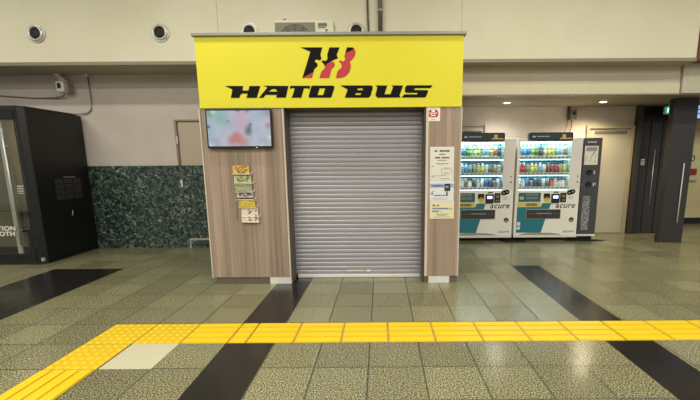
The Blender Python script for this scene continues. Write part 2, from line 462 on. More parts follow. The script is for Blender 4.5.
# pipes on upper wall
t = thing('conduit', (-.0, 5.91, 2.98), 'thick grey brown vertical conduit pipe on the cream wall above the yellow sign', 'pipe')
MB().tube([(0.005, 5.90, 2.94), (0.005, 5.90, 4.7)], .032, 12).build('pipe', plain((96, 88, 74), .4, .2), t)
for z in (3.1, 3.6, 4.2): MB().box(-.045, .055, 5.935, 5.95, z-.012, z+.012).lathe([(.036, z-.01), (.036, z+.01)], (0.005, 5.90, 0), 'Z', 12).build('clamp', M_brushed, t)
t = thing('cable', (-.18, 5.93, 2.98), 'thin dark cable clipped to the cream wall beside the fourth vent', 'cable')
MB().tube([(-.17, 5.925, 2.99), (-.165, 5.925, 3.3), (-.175, 5.925, 3.5), (-.185, 5.925, 4.0), (-.185, 5.925, 4.7)], .013).build('sheath', plain((74, 70, 64), .5), t)
for z in (3.32, 3.9): MB().box(-.215, -.14, 5.935, 5.95, z-.008, z+.008).build('clip', M_brushed, t)

# ---------------------------------------------------------------- kiosk booth
BX0, BX1, BY = -2.042, .912, 4.45
HX0 = -2.030
SX0, SX1 = -1.095, .508
B = thing('ticket_kiosk', (-.57, 4.9, 0), 'wood clad ticket kiosk with wide yellow sign and closed grey shutter', 'kiosk')
MB().box(BX0, SX0-.018, BY, BY+.04, .085, 2.06).box(BX0, BX0+.03, BY+.04, 5.6, .085, 2.06).build('side_panel', M_wood, B)
MB().box(SX1+.035, BX1, BY, BY+.04, .085, 2.06).box(BX1-.03, BX1, BY+.04, 5.6, .085, 2.06).build('side_panel', M_wood, B)
tag(MB().box(BX0-.012, BX0, BY-.004, BY+.05, .085, 2.06).build('edge_trim', M_edge_pale, B), 'pale edge trim')
MB().box(SX0-.018, SX0-.004, BY-.006, BY+.05, .085, 2.06).build('edge_trim', M_edge_pale, B)
MB().box(SX1+.008, SX1+.035, BY-.006, BY+.05, .085, 2.06).build('edge_trim', M_edge_pale, B)
MB().box(BX1, BX1+.012, BY-.004, BY+.05, .085, 2.06).build('edge_trim', M_edge_pale, B)
MB().box(SX0-.004, SX0+.006, BY+.02, 4.74, 0, 2.06).build('shutter_guide', M_frame_dark, B)
MB().box(SX1-.012, SX1+.008, BY+.02, 4.74, 0, 2.06).build('shutter_guide', M_frame_dark, B)
MB().box(SX0+.006, SX1-.012, BY+.03, 4.74, 2.05, 2.06).build('shutter_lintel', M_frame_dark, B)
MB().box(BX0+.02, -1.36, BY+.025, BY+.05, 0, .085).build('plinth', plain((120, 110, 98), .35, .3), B)
tag(MB().box(-1.36, SX0-.004, BY+.004, BY+.03, 0, .085).build('kick_plate', M_plate, B), 'brushed steel kick plate')
tag(MB().box(SX1+.06, .82, BY+.004, BY+.03, 0, .085).build('kick_plate', M_plate, B), 'brushed steel kick plate')
MB().box(SX1+.008, SX1+.06, BY+.025, BY+.05, 0, .085).build('plinth', plain((120, 110, 98), .35, .3), B)
MB().box(.82, BX1, BY+.025, BY+.05, 0, .085).build('plinth', plain((120, 110, 98), .35, .3), B)
# header
hd = MB().box(HX0, BX1+.002, BY-.012, BY+.05, 2.062, 2.815).box(HX0, HX0+.03, BY+.05, 5.6, 2.062, 2.70).box(BX1-.028, BX1+.002, BY+.05, 5.6, 2.062, 2.70).build('header_sign', M_yellow, B)
tag(hd, 'bright yellow header sign')
MB().box(HX0-.022, BX1+.03, BY-.04, BY+.07, 2.815, 2.848).build('top_cap', M_cap_grey, B, .004)
MB().box(BX0+.03, BX1-.03, BY+.05, 5.9, 2.66, 2.70).build('roof', plain((150, 146, 136), .6), B)
MB().box(BX0, BX1, 5.6, 5.64, 0, 2.66).build('rear_panel', plain((140, 130, 120), .6), B)
# shutter
sh = MB(); N_S = 37; z0, z1 = .045, 2.052; ps = (z1-z0)/N_S
prof = []
for k in range(N_S):
    b = z0+k*ps
    prof += [(4.710, b), (4.701, b+ps*.06), (4.699, b+ps*.30), (4.698, b+ps*.5), (4.699, b+ps*.72), (4.702, b+ps*.86), (4.714, b+ps*.89), (4.714, b+ps*.98)]
prof.append((4.710, z1))
a = [sh.bm.verts.new((SX0+.006, y, z)) for y, z in prof]; b = [sh.bm.verts.new((SX1-.012, y, z)) for y, z in prof]
for i in range(len(a)-1): sh.bm.faces.new((a[i], b[i], b[i+1], a[i+1]))
sr = sh.build('roller_shutter', M_shutter, B)
so = sr.modifiers.new('thickness', 'SOLIDIFY'); so.thickness = .004; so.offset = -1
tag(sr, 'grey slatted steel roller shutter')
bb = MB().box(SX0+.025, SX1-.015, 4.68, 4.72, .003, .042).build('bottom_rail', M_plate, sr, .004)
lt = MB(); lt.box(-.44, -.24, 4.684, 4.694, .083, .095); lt.build('shutter_label', M_white, sr)
MB().box(-.19, -.145, 4.684, 4.694, .076, .102).build('shutter_label', M_white, sr)

# sign graphics, measured on the sign face (metres)
def sgn(ix, iy):
    return (-1.728+.01117*(ix-226)-.0003*(iy-85.5), 2.303-.000073*(ix-226)-.01044*(iy-85.5))
def outline(name, loops, m, parent, y, thick=.003):
    """flat cut-out shape with holes, lying in the XZ plane at depth y"""
    cu = bpy.data.curves.new(name, 'CURVE'); cu.dimensions = '2D'; cu.fill_mode = 'BOTH'; cu.extrude = thick/2
    for lp in loops:
        sp = cu.splines.new('POLY'); sp.points.add(len(lp)-1); sp.use_cyclic_u = True
        for q, (x, z) in zip(sp.points, lp): q.co = (x, z, 0, 1)
    t = bpy.data.objects.new(name, cu); COL.objects.link(t)
    dg = bpy.context.evaluated_depsgraph_get(); me = bpy.data.meshes.new_from_object(t.evaluated_get(dg))
    bpy.data.objects.remove(t)
    off = Vector((0, 0, 0)); p = parent
    while p is not None: off += p.location; p = p.parent
    me.transform(Matrix.Translation(Vector((0, y, 0))-off) @ Matrix.Rotation(PI/2, 4, 'X'))
    me.materials.clear(); me.materials.append(m)
    o = bpy.data.objects.new(name, me); COL.objects.link(o); o.parent = parent
    return o
def G(loops, ox, oy, sc=11.667): return [[sgn(ox+x/sc, oy+y/sc) for x, y in lp] for lp in loops]
YS = BY-.0135
LET = [
 ('H', 224, [[(22,68),(232,68),(222,122),(292,122),(305,68),(432,68),(385,210),(265,210),(282,158),(215,158),(195,175),(183,210),(82,210),(108,110)]]),
 ('A', 224, [[(465,64),(758,68),(725,208),(612,208),(622,174),(490,174),(465,208),(410,210),(515,84)], [(527,135),(568,106),(605,104),(632,135)]]),
 ('T', 280, [[(128,66),(358,66),(348,104),(322,96),(285,96),(253,208),(135,208),(150,190),(178,98),(150,92),(118,104)]]),
 ('O', 280, [[(385,64),(630,64),(642,80),(605,200),(592,208),(350,208),(338,192),(370,75)], [(468,96),(532,96),(510,176),(442,176)]]),
 ('B', 338, [[(30,62),(395,62),(408,78),(405,120),(390,138),(396,150),(385,185),(365,208),(85,208),(118,110)], [(235,97),(297,97),(290,118),(228,118)], [(212,152),(275,152),(268,175),(205,175)]]),
 ('U', 376, [[(-3,62),(135,62),(103,166),(172,166),(203,84),(184,62),(318,62),(280,180),(292,206),(25,208),(0,185),(0,165),(20,85)]]),
 ('S', 376, [[(365,60),(660,60),(640,94),(455,94),(450,116),(605,118),(612,135),(590,195),(575,206),(305,206),(335,168),(485,168),(492,150),(355,150),(340,135),(345,80)]]),
]
for ch, ox, loops in LET: outline('sign_letter', G(loops, ox, 80), M_ink, hd, YS)
LG = [(M_ink, [(35,52),(250,52),(236,95),(230,125),(240,168),(222,182),(190,170),(172,188),(198,212),(202,238),(170,268),(160,298),(72,345),(62,358),(50,358),(132,95)]),
 (M_logo_red, [(72,345),(160,298),(148,358),(62,358)]),
 (M_ink, [(320,52),(418,52),(390,125),(402,160),(350,182),(300,212),(274,240),(262,215),(242,195),(252,180),(285,188),(300,165),(298,120)]),
 (M_logo_red, [(274,240),(300,212),(348,190),(372,215),(368,240),(340,270),(315,358),(218,358),(240,290),(270,262)]),
 (M_ink, [(490,52),(545,52),(565,68),(475,110)]),
 (M_logo_red, [(475,110),(565,68),(576,100),(568,140),(545,170),(520,195),(532,240),(520,290),(498,322),(470,345),(430,358),(382,358),(400,285),(440,250),(435,215),(410,190),(425,180),(458,192),(475,172),(465,140)])]
for m, lp in LG: outline('logo_shape', G([lp], 298, 42, 10), m, hd, YS)

# air conditioner on the kiosk roof
A = thing('air_conditioner', (-1.04, 5.62, 2.70), 'cream outdoor air conditioner unit standing on the kiosk roof behind the sign', 'air conditioner')
AX0, AX1, AZ = -1.435, -.625, 3.345
MB().box(AX0, AX1, 5.50, 5.76, 2.74, AZ).build('casing', M_ac, A, .012)
MB().box(AX0+.02, AX0+.56, 5.492, 5.503, 2.79, AZ-.035).build('fan_surround', plain((116, 114, 100), .5), A, .004)
MB().lathe([(0, 5.485), (.05, 5.485), (.05, 5.493)], (AX0+.29, 0, 3.04), 'Y', 20).build('fan_hub', plain((120, 116, 104), .5), A)
g = MB()
for k in range(1, 9):
    r = .03*k; n = 28
    for i in range(n):
        a0, a1 = 2*PI*i/n, 2*PI*(i+1)/n
        g.tube([(AX0+.29+r*math.cos(a0), 5.484, 3.04+r*math.sin(a0)), (AX0+.29+r*math.cos(a1), 5.484, 3.04+r*math.sin(a1))], .003, 4)
for i in range(12):
    a0 = PI*i/6; g.tube([(AX0+.29, 5.482, 3.04), (AX0+.29+.25*math.cos(a0), 5.482, 3.04+.25*math.sin(a0))], .003, 4)
tag(g.build('fan_grille', plain((96, 92, 80), .5), A), kind=None)
MB().box(AX0+.60, AX0+.72, 5.494, 5.501, 3.26, 3.30).box(AX0+.60, AX0+.70, 5.494, 5.501, 3.24, 3.25).box(AX0+.70, AX0+.725, 5.494, 5.501, 3.20, 3.225).build('maker_label', plain((96, 100, 100), .5), A)
MB().rprism(AX1, AX1+.07, 2.85, 3.2, 5.56, 5.72, .02).build('valve_cover', M_ac, A)
MB().tube([(AX0+.12, 5.56, AZ), (AX0+.12, 5.56, AZ+.02), (AX0+.16, 5.56, AZ+.03)], .008).build('cable_end', M_cable, A)
for x in (AX0+.1, AX1-.16): MB().box(x, x+.06, 5.5, 5.76, 2.70, 2.74).build('foot', M_trimdark, A)

# television
T = thing('television', (-1.60, BY, 1.62), 'wall mounted television showing a blurred pastel picture, left of the shutter', 'television')
MB().box(-1.960, -1.222, BY-.055, BY-.012, 1.618, 2.046).build('casing', M_black, T, .004)
MB().box(-1.75, -1.45, BY-.012, BY, 1.7, 1.95).build('wall_bracket', M_black, T)
sc = bpy.data.objects.new('screen', None)
m_ = MB().box(-.352, .352, -.003, 0, -.194, .194)
so_ = m_.build('screen', M_tv, None); so_.location = (0, 0, 0)
bpy.data.objects.remove(sc)
for v in so_.data.vertices: v.co.z -= .194; v.co.y += 0
so_.parent = T; so_.location = (-1.591-T.location.x, BY-.0565-T.location.y, 1.835-T.location.z)
MB().box(-1.41, -1.40, BY-.058, BY-.055, 1.622, 1.628).build('power_light', emit((220, 235, 255), 1.5), T)

# brochure rack and brochures
RX = -1.60
rk = thing('brochure_rack', (RX, BY, .78), 'wire leaflet rack with tiers hanging on the wood panel under the television', 'rack')
TZ = [1.425, 1.315, 1.22, 1.13, 1.04, .93]
TX = [-1.608, -1.592, -1.588, -1.582, -1.562, -1.538]
def wire(pts, r=.003): return MB().tube(pts, r, 6)
MB().tube([(-1.70, BY-.006, .80), (-1.70, BY-.006, 1.41)], .004, 6).build('back_wire', M_brushed, rk)
MB().tube([(-1.53, BY-.006, .80), (-1.53, BY-.006, 1.41)], .004, 6).build('back_wire', M_brushed, rk)
for z, x in zip(TZ, TX):
    zb = z-.10
    MB().tube([(x-.10, BY-.006, zb), (x-.10, BY-.045, zb), (x+.10, BY-.045, zb), (x+.118, BY-.04, zb+.012), (x+.122, BY-.03, zb+.03), (x+.112, BY-.006, zb+.03), (x+.10, BY-.006, zb)], .0035, 6).build('tier', M_white, rk)
BR = [((196, 164, 76), (150, 104, 40), .10, 'yellow and orange leaflets in the top tier of the wire rack'),
      ((184, 182, 138), (120, 130, 96), .09, 'pale green leaflets in the second tier of the wire rack'),
      ((146, 150, 124), (184, 186, 160), .09, 'grey green leaflets in the third tier of the wire rack'),
      ((176, 172, 170), (90, 84, 84), .07, 'grey photo leaflets in the fourth tier of the wire rack'),
      ((190, 162, 44), (226, 206, 110), .09, 'bright yellow leaflets in the fifth tier of the wire rack'),
      ((222, 208, 194), (90, 80, 82), .165, 'cream leaflet with grey marks at the bottom of the wire rack')]
for k, (c1, c2, h, lab) in enumerate(BR):
    x, zt = TX[k], TZ[k]
    zb = zt-h; L = thing('leaflet_stack', (x, BY-.03, zb), lab, 'leaflets', 'leaflets in the wire rack')
    t_ = MB(); w2 = .096 if k < 5 else .10
    yf, yb = BY-.040, BY-.028
    q = t_.bm; lean = .018
    vs = [q.verts.new(p) for p in ((x-w2, yf-.0, zb), (x+w2, yf, zb-.004), (x+w2, yf+.012, zb-.004), (x-w2, yf+.012, zb), (x-w2-.004, yf+lean, zt), (x+w2-.012, yf+lean, zt-.004), (x+w2-.012, yb+lean-.002, zt-.004), (x-w2-.004, yb+lean-.002, zt))]
    for f_ in ((0,3,2,1),(4,5,6,7),(0,1,5,4),(1,2,6,5),(2,3,7,6),(3,0,4,7)): q.faces.new([vs[i] for i in f_])
    t_.build('paper', plain(c1, .5, 0, .12), L)
    g = MB(); rr = random.Random(k+3)
    for i in range(30 if k != 5 else 22):
        u = rr.uniform(-.8, .6)*w2 if k != 5 else rr.choice([-.15, .6])*w2+rr.uniform(-.015, .015)
        v = rr.uniform(.12, .86); zz = zb+v*h; yy = yf+lean*v
        ww = rr.uniform(.008, .028); hh = rr.uniform(.004, .014)
        g.box(x+u, x+u+ww, yy-.0035, yy+.001, zz, zz+hh)
    g.build('printing', plain(c2, .5), L)

# posters
def poster(name, x0, x1, z0, z1, rgb, lab, marks):
    P = thing(name, ((x0+x1)/2, BY, z0), lab, 'poster' if name == 'poster' else 'sticker', None)
    MB().box(x0, x1, BY-.004, BY-.0005, z0, z1).build('sheet', plain(rgb, .45, 0, .03), P)
    for (col, rects) in marks:
        g = MB()
        for a, b, c, d_ in rects: g.box(a, b, BY-.0055, BY-.004, c, d_)
        g.build('printing', plain(col, .5), P)
    return P
def dashes(x0, x1, z, h, seed, wmin=.008, wmax=.02, gap=.004):
    r = random.Random(seed); out = []; x = x0
    while x < x1-wmin:
        w_ = min(r.uniform(wmin, wmax), x1-x); out.append((x, x+w_, z, z+h)); x += w_+gap
    return out
P = poster('poster', .566, .842, 1.238, 1.62, (222, 219, 210), 'cream notice sheet with black heading at the top of the right kiosk panel', [
    ((40, 38, 38), dashes(.615, .655, 1.565, .018, 1)+dashes(.675, .79, 1.565, .018, 2)+dashes(.62, .68, 1.49, .017, 3)+dashes(.70, .79, 1.49, .017, 4)),
    ((110, 104, 98), dashes(.67, .74, 1.53, .012, 5)+dashes(.65, .76, 1.463, .007, 6)+dashes(.64, .78, 1.425, .009, 7)+dashes(.585, .61, 1.395, .01, 8)+dashes(.60, .75, 1.29, .005, 9)+dashes(.585, .62, 1.275, .008, 10)+dashes(.68, .80, 1.255, .006, 11)+dashes(.73, .79, 1.365, .006, 12)+dashes(.725, .785, 1.325, .006, 13))])
rg = MB(); pts = []
for i in range(41):
    a = 2*PI*i/40; pts.append((.757+.058*math.copysign(abs(math.cos(a))**.6, math.cos(a)), BY-.0045, 1.345+.038*math.copysign(abs(math.sin(a))**.6, math.sin(a))))
rg.tube(pts, .0018, 5).build('printed_ring', plain((110, 104, 98), .5), P)
P = poster('poster', .567, .848, .998, 1.236, (222, 224, 228), 'white notice sheet with a blue band and dark picture, middle of the right kiosk panel', [
    ((150, 172, 208), [(.572, .845, 1.155, 1.20)]),
    ((62, 92, 140), dashes(.60, .72, 1.168, .014, 21)+dashes(.60, .63, 1.11, .006, 22)+dashes(.585, .612, 1.07, .028, 25, .005, .01)+dashes(.62, .78, 1.058, .012, 23)+dashes(.76, .79, 1.06, .05, 24, .01, .02)),
    ((150, 150, 156), dashes(.60, .80, 1.03, .004, 26)+dashes(.62, .76, 1.015, .004, 27))])
MB().box(.738, .806, BY-.0068, BY-.0055, 1.115, 1.20).build('dark_picture', plain((40, 44, 60), .5), P)
MB().box(.75, .785, BY-.008, BY-.0068, 1.15, 1.175).build('picture_detail', plain((140, 146, 160), .5), P)
poster('poster', .570, .855, .787, .996, (224, 219, 184), 'pale yellow notice sheet with blue print, lowest on the right kiosk panel', [
    ((150, 84, 70), dashes(.60, .635, .935, .022, 31)+dashes(.655, .69, .935, .022, 32)),
    ((86, 116, 170), dashes(.60, .80, .90, .018, 33)+dashes(.60, .68, .868, .018, 34)),
    ((150, 116, 50), dashes(.80, .835, .90, .010, 35)+dashes(.70, .72, .868, .008, 36)),
    ((120, 114, 96), dashes(.645, .80, .838, .007, 37)+dashes(.66, .77, .822, .005, 38)+dashes(.62, .83, .806, .004, 39))])
P = poster('warning_sticker', .518, .672, 1.905, 2.055, (236, 230, 214), 'square white sticker with a red round emblem at the top right of the shutter', [
    ((110, 100, 96), dashes(.57, .62, 1.918, .007, 41, .006, .01))])
pts = [(.595+.058*math.cos(2*PI*i/32), min(1.988+.053*math.sin(2*PI*i/32), 2.04)) for i in range(32)]
pts = [(x, max(z, 1.948)) for x, z in pts]
MB().prism(pts, BY-.0055, BY-.004).build('red_emblem', plain((176, 34, 52), .4), P)
g = MB()
for a in dashes(.55, .645, 1.985, .014, 43, .01, .02)+dashes(.565, .63, 1.96, .016, 44, .01, .02): g.box(a[0], a[1], BY-.007, BY-.0055, a[2], a[3])
g.prism([(.575, 2.005), (.612, 2.005), (.618, 2.035), (.57, 2.035)], BY-.007, BY-.0055).build('white_writing', plain((240, 228, 226), .5), P)

# ---------------------------------------------------------------- tactile paving
def block(x0, x1, y0, y1, kind, lab):
    g = .004; m = MB().mat(M_tactile_base).box(x0+g, x1-g, y0+g, y1-g, 0, .002).mat(M_tactile)
    if kind == 'x':
        n = 4; p = (y1-y0)/n
        for k in range(n):
            c = y0+p*(k+.5); m.slab([(x0+.018, c-.036), (x1-.018, c-.036), (x1-.010, c), (x1-.018, c+.036), (x0+.018, c+.036), (x0+.010, c)], .002, .007)
    elif kind == 'y':
        n = 4; p = (x1-x0)/n
        for k in range(n):
            c = x0+p*(k+.5); m.slab([(c-.036, y0+.018), (c, y0+.010), (c+.036, y0+.018), (c+.036, y1-.018), (c, y1-.010), (c-.036, y1-.018)], .004, .009)
    else:
        n = 6; p = (x1-x0)/n; q = (y1-y0)/n
        for i in range(n):
            for k in range(n): m.lathe([(.019, .002), (.016, .006), (.010, .007)], (x0+p*(i+.5), y0+q*(k+.5), 0), 'Z', 10, False)
    o = m.build('tactile_paving_block')
    tag(o, lab, 'tactile paving', 'yellow tactile paving blocks'); return o
Y0, Y1, YM = 2.900, 3.290, 2.512
block(-2.44, -2.05, Y0, Y1, 'd', 'yellow dotted tactile block at the outer corner where the path turns')
block(-2.05, -1.66, Y0, Y1, 'd', 'yellow dotted tactile block directly behind the pale plain floor tile')
block(-2.44, -2.05, YM, Y0, 'd', 'yellow dotted tactile block directly left of the pale plain floor tile')
block(-2.44, -2.05, YM-.388, YM, 'y', 'yellow barred tactile block just in front of the dotted ones, lower left')
block(-2.44, -2.05, YM-.776, YM-.388, 'y', 'yellow barred tactile block cut by the bottom left edge of the photo')
block(-1.66, -1.27, Y0, Y1, 'x', 'yellow barred tactile block next to the dotted ones in the long row')
block(-1.27, -1.12, Y0, Y1, 'x', 'narrow cut yellow tactile block over the central black floor band')
ORD = ['first', 'second', 'third', 'fourth', 'fifth', 'sixth', 'seventh', 'eighth', 'ninth', 'tenth', 'eleventh', 'twelfth']
for k in range(12):
    x = -1.12+.39*k
    block(x, x+.39, Y0, Y1, 'x', 'yellow barred tactile block, %s full one right of the narrow cut block' % ORD[k])

# ---------------------------------------------------------------- photo booth style cabin at left
C = thing('work_booth', (-5.9, 6.0, 0), 'large black phone style work booth with glass front at the left edge', 'booth')
X1, YF, YB, ZT = -4.95, 5.43, 6.50, 2.225
XL = -6.9
MB().box(X1-.04, X1, YF+.06, YB, .03, ZT).build('side_wall', M_black, C, .004)
box(XL, XL+.04, YF+.06, YB, .03, ZT).build('side_wall', M_black, C)
box(XL+.04, X1-.04, YB-.04, YB, .03, ZT).build('rear_wall', plain((160, 153, 134), .6), C)
rf = MB().slab([(XL, YF), (X1-.055, YF), (X1, YF+.06), (X1, 6.3), (XL, 6.3)], ZT, ZT+.03).slab([(XL, 6.3), (X1, 6.3), (X1, YB), (XL, YB)], ZT, ZT+.03)
for v in rf.bm.verts:
    if v.co.y > 6.45 and v.co.z > ZT+.01: v.co.z = ZT+.004
rf.build('roof', M_black, C, .006)
MB().slab([(XL, YF), (X1-.055, YF), (X1, YF+.06), (X1, YB), (XL, YB)], 0, .05).build('base', M_blackmatte, C)
fr = MB(); fr.slab([(X1-.11, YF), (X1-.055, YF), (X1-.005, YF+.06), (X1-.04, YF+.06), (X1-.11, YF+.05)], .05, ZT)
fr.box(XL, X1-.11, YF, YF+.05, 2.07, ZT).box(XL, X1-.11, YF, YF+.05, .05, .15).box(XL, XL+.1, YF, YF+.05, .15, 2.07)
fr.build('front_frame', plain((20, 20, 22), .35), C, .004)
MB().box(X1-.125, X1-.112, YF-.006, YF+.0, .05, ZT-.03).build('frame_seal', M_black, C)
gl = box(XL+.1, X1-.11, YF+.018, YF+.028, .15, 2.07).build('glass_door', M_booth_glass, C)
MB().box(-5.35, -5.285, YF+.03, YF+.06, .16, 2.06).build('reflection_strip', plain((240, 242, 248), .15, .3), C, .004)  # white strip standing in for a bright streak reflected in the glass
MB().tube([(-5.235, YF-.03, .3), (-5.235, YF-.03, 1.95)], .012).box(-5.241, -5.229, YF-.03, YF+.018, .5, .52).box(-5.241, -5.229, YF-.03, YF+.018, 1.7, 1.72).build('reflection_bar', M_steel, C)  # made-up bar, imitates the same reflected streak
MB().box(-5.19, -5.08, YF+.010, YF+.018, 1.045, 1.155).build('instruction_sticker', plain((206, 206, 200), .5), gl)
g = MB()
for i in range(3):
    for k in range(3): g.box(-5.183+i*.034, -5.158+i*.034, YF+.007, YF+.010, 1.053+k*.034, 1.076+k*.034)
g.build('sticker_mark', plain((56, 56, 54), .5), gl)
tx = text('lettering', 'STATION', .088, M_white, gl, (-5.315, YF+.016, .510), 0, 0, 1.05, .001, 'RIGHT', .003, 1.2)
text('lettering', 'BOOTH', .088, M_white, gl, (-5.335, YF+.016, .43), 0, 0, 1.05, .001, 'RIGHT', .003, 1.2)
# inside: desk and stool
box(-6.3, -5.0, 6.1, 6.45, .70, .73).build('desk', plain((120, 112, 90), .5), C)
MB().tube([(-5.6, 5.95, .05), (-5.6, 5.95, .42)], .03).lathe([(.0, .42), (.17, .42), (.18, .47), (0, .48)], (-5.6, 5.95, 0), 'Z', 20).build('stool', plain((60, 58, 54), .5), C)
MB().tube([(-5.15, 6.2, .06), (-5.4, 6.1, .60), (-5.5, 6.1, .60)], .012).build('desk_brace', M_brushed, C)
tag(box(-6.2, -5.3, 5.9, 6.1, ZT-.03, ZT-.004).build('added_glow_panel', emit((255, 240, 210), 9.0), C), 'added glowing panel under the roof')  # glowing panel added to brighten the interior behind the glass
# side grille
g = MB()
for i in range(3):
    for k in range(4):
        y0 = 5.80+i*.175; zz0 = .915+k*.083
        for q in range(4): g.box(X1, X1+.006, y0, y0+.15, zz0+q*.018, zz0+q*.018+.009)
g.build('side_grille', plain((70, 68, 66), .45), C)
MB().box(X1, X1+.008, 5.97, 6.2, 1.247, 1.262).build('grille_label', plain((120, 116, 110), .4), C)
MB().tube([(X1+.012, 6.02, .64), (X1+.02, 6.03, .69), (X1+.006, 6.05, .73)], .006).build('side_latch', M_brushed, C)
MB().box(X1-.05, X1-.02, YF+.0, YF+.034, .05, .10).build('corner_bracket', M_steel, C)

# camera on left wall, cables
K = thing('wall_speaker', (-5.22, 6.5, 2.6), 'small white box with dark window bracketed under the soffit above the black booth', 'device')
MB().box(-5.18, -5.06, 6.36, 6.50, 2.60, 2.765).build('casing', M_white, K, .008)
box(-5.155, -5.10, 6.352, 6.36, 2.65, 2.73).build('window', M_black, K)
MB().box(-5.06, -5.02, 6.40, 6.5, 2.59, 2.74).build('side_bracket', plain((140, 132, 122), .5), K)
MB().prism([(-5.27, 2.905), (-5.20, 2.905), (-5.08, 2.79), (-5.08, 2.76), (-5.16, 2.76), (-5.19, 2.80)], 6.44, 6.5).build('mount', M_white, K)
t = tag(MB().tube([(-5.12, 6.45, 2.60), (-5.15, 6.46, 2.55), (-5.35, 6.52, 2.53), (-5.7, 6.54, 2.53), (-6.0, 6.54, 2.55), (-6.6, 6.54, 2.60)], .011, 6).build('cable', M_cable), 'thin dark cable running left from the small white box along the wall', 'cable')
pts = [(-4.78, 6.53, 2.90), (-4.775, 6.535, 2.7), (-4.77, 6.535, 2.45), (-4.79, 6.535, 2.34), (-4.86, 6.53, 2.285), (-4.98, 6.5, 2.268), (-5.1, 6.48, 2.268)]
cb = thing('cable', (-4.78, 6.53, 2.26), 'pale drooping cable from the soffit down to the roof of the black booth', 'cable')
MB().tube(pts, .010, 6).build('sheath', plain((128, 120, 110), .5), cb)
MB().box(-4.81, -4.75, 6.50, 6.55, 2.86, 2.905).build('junction', M_white, cb)

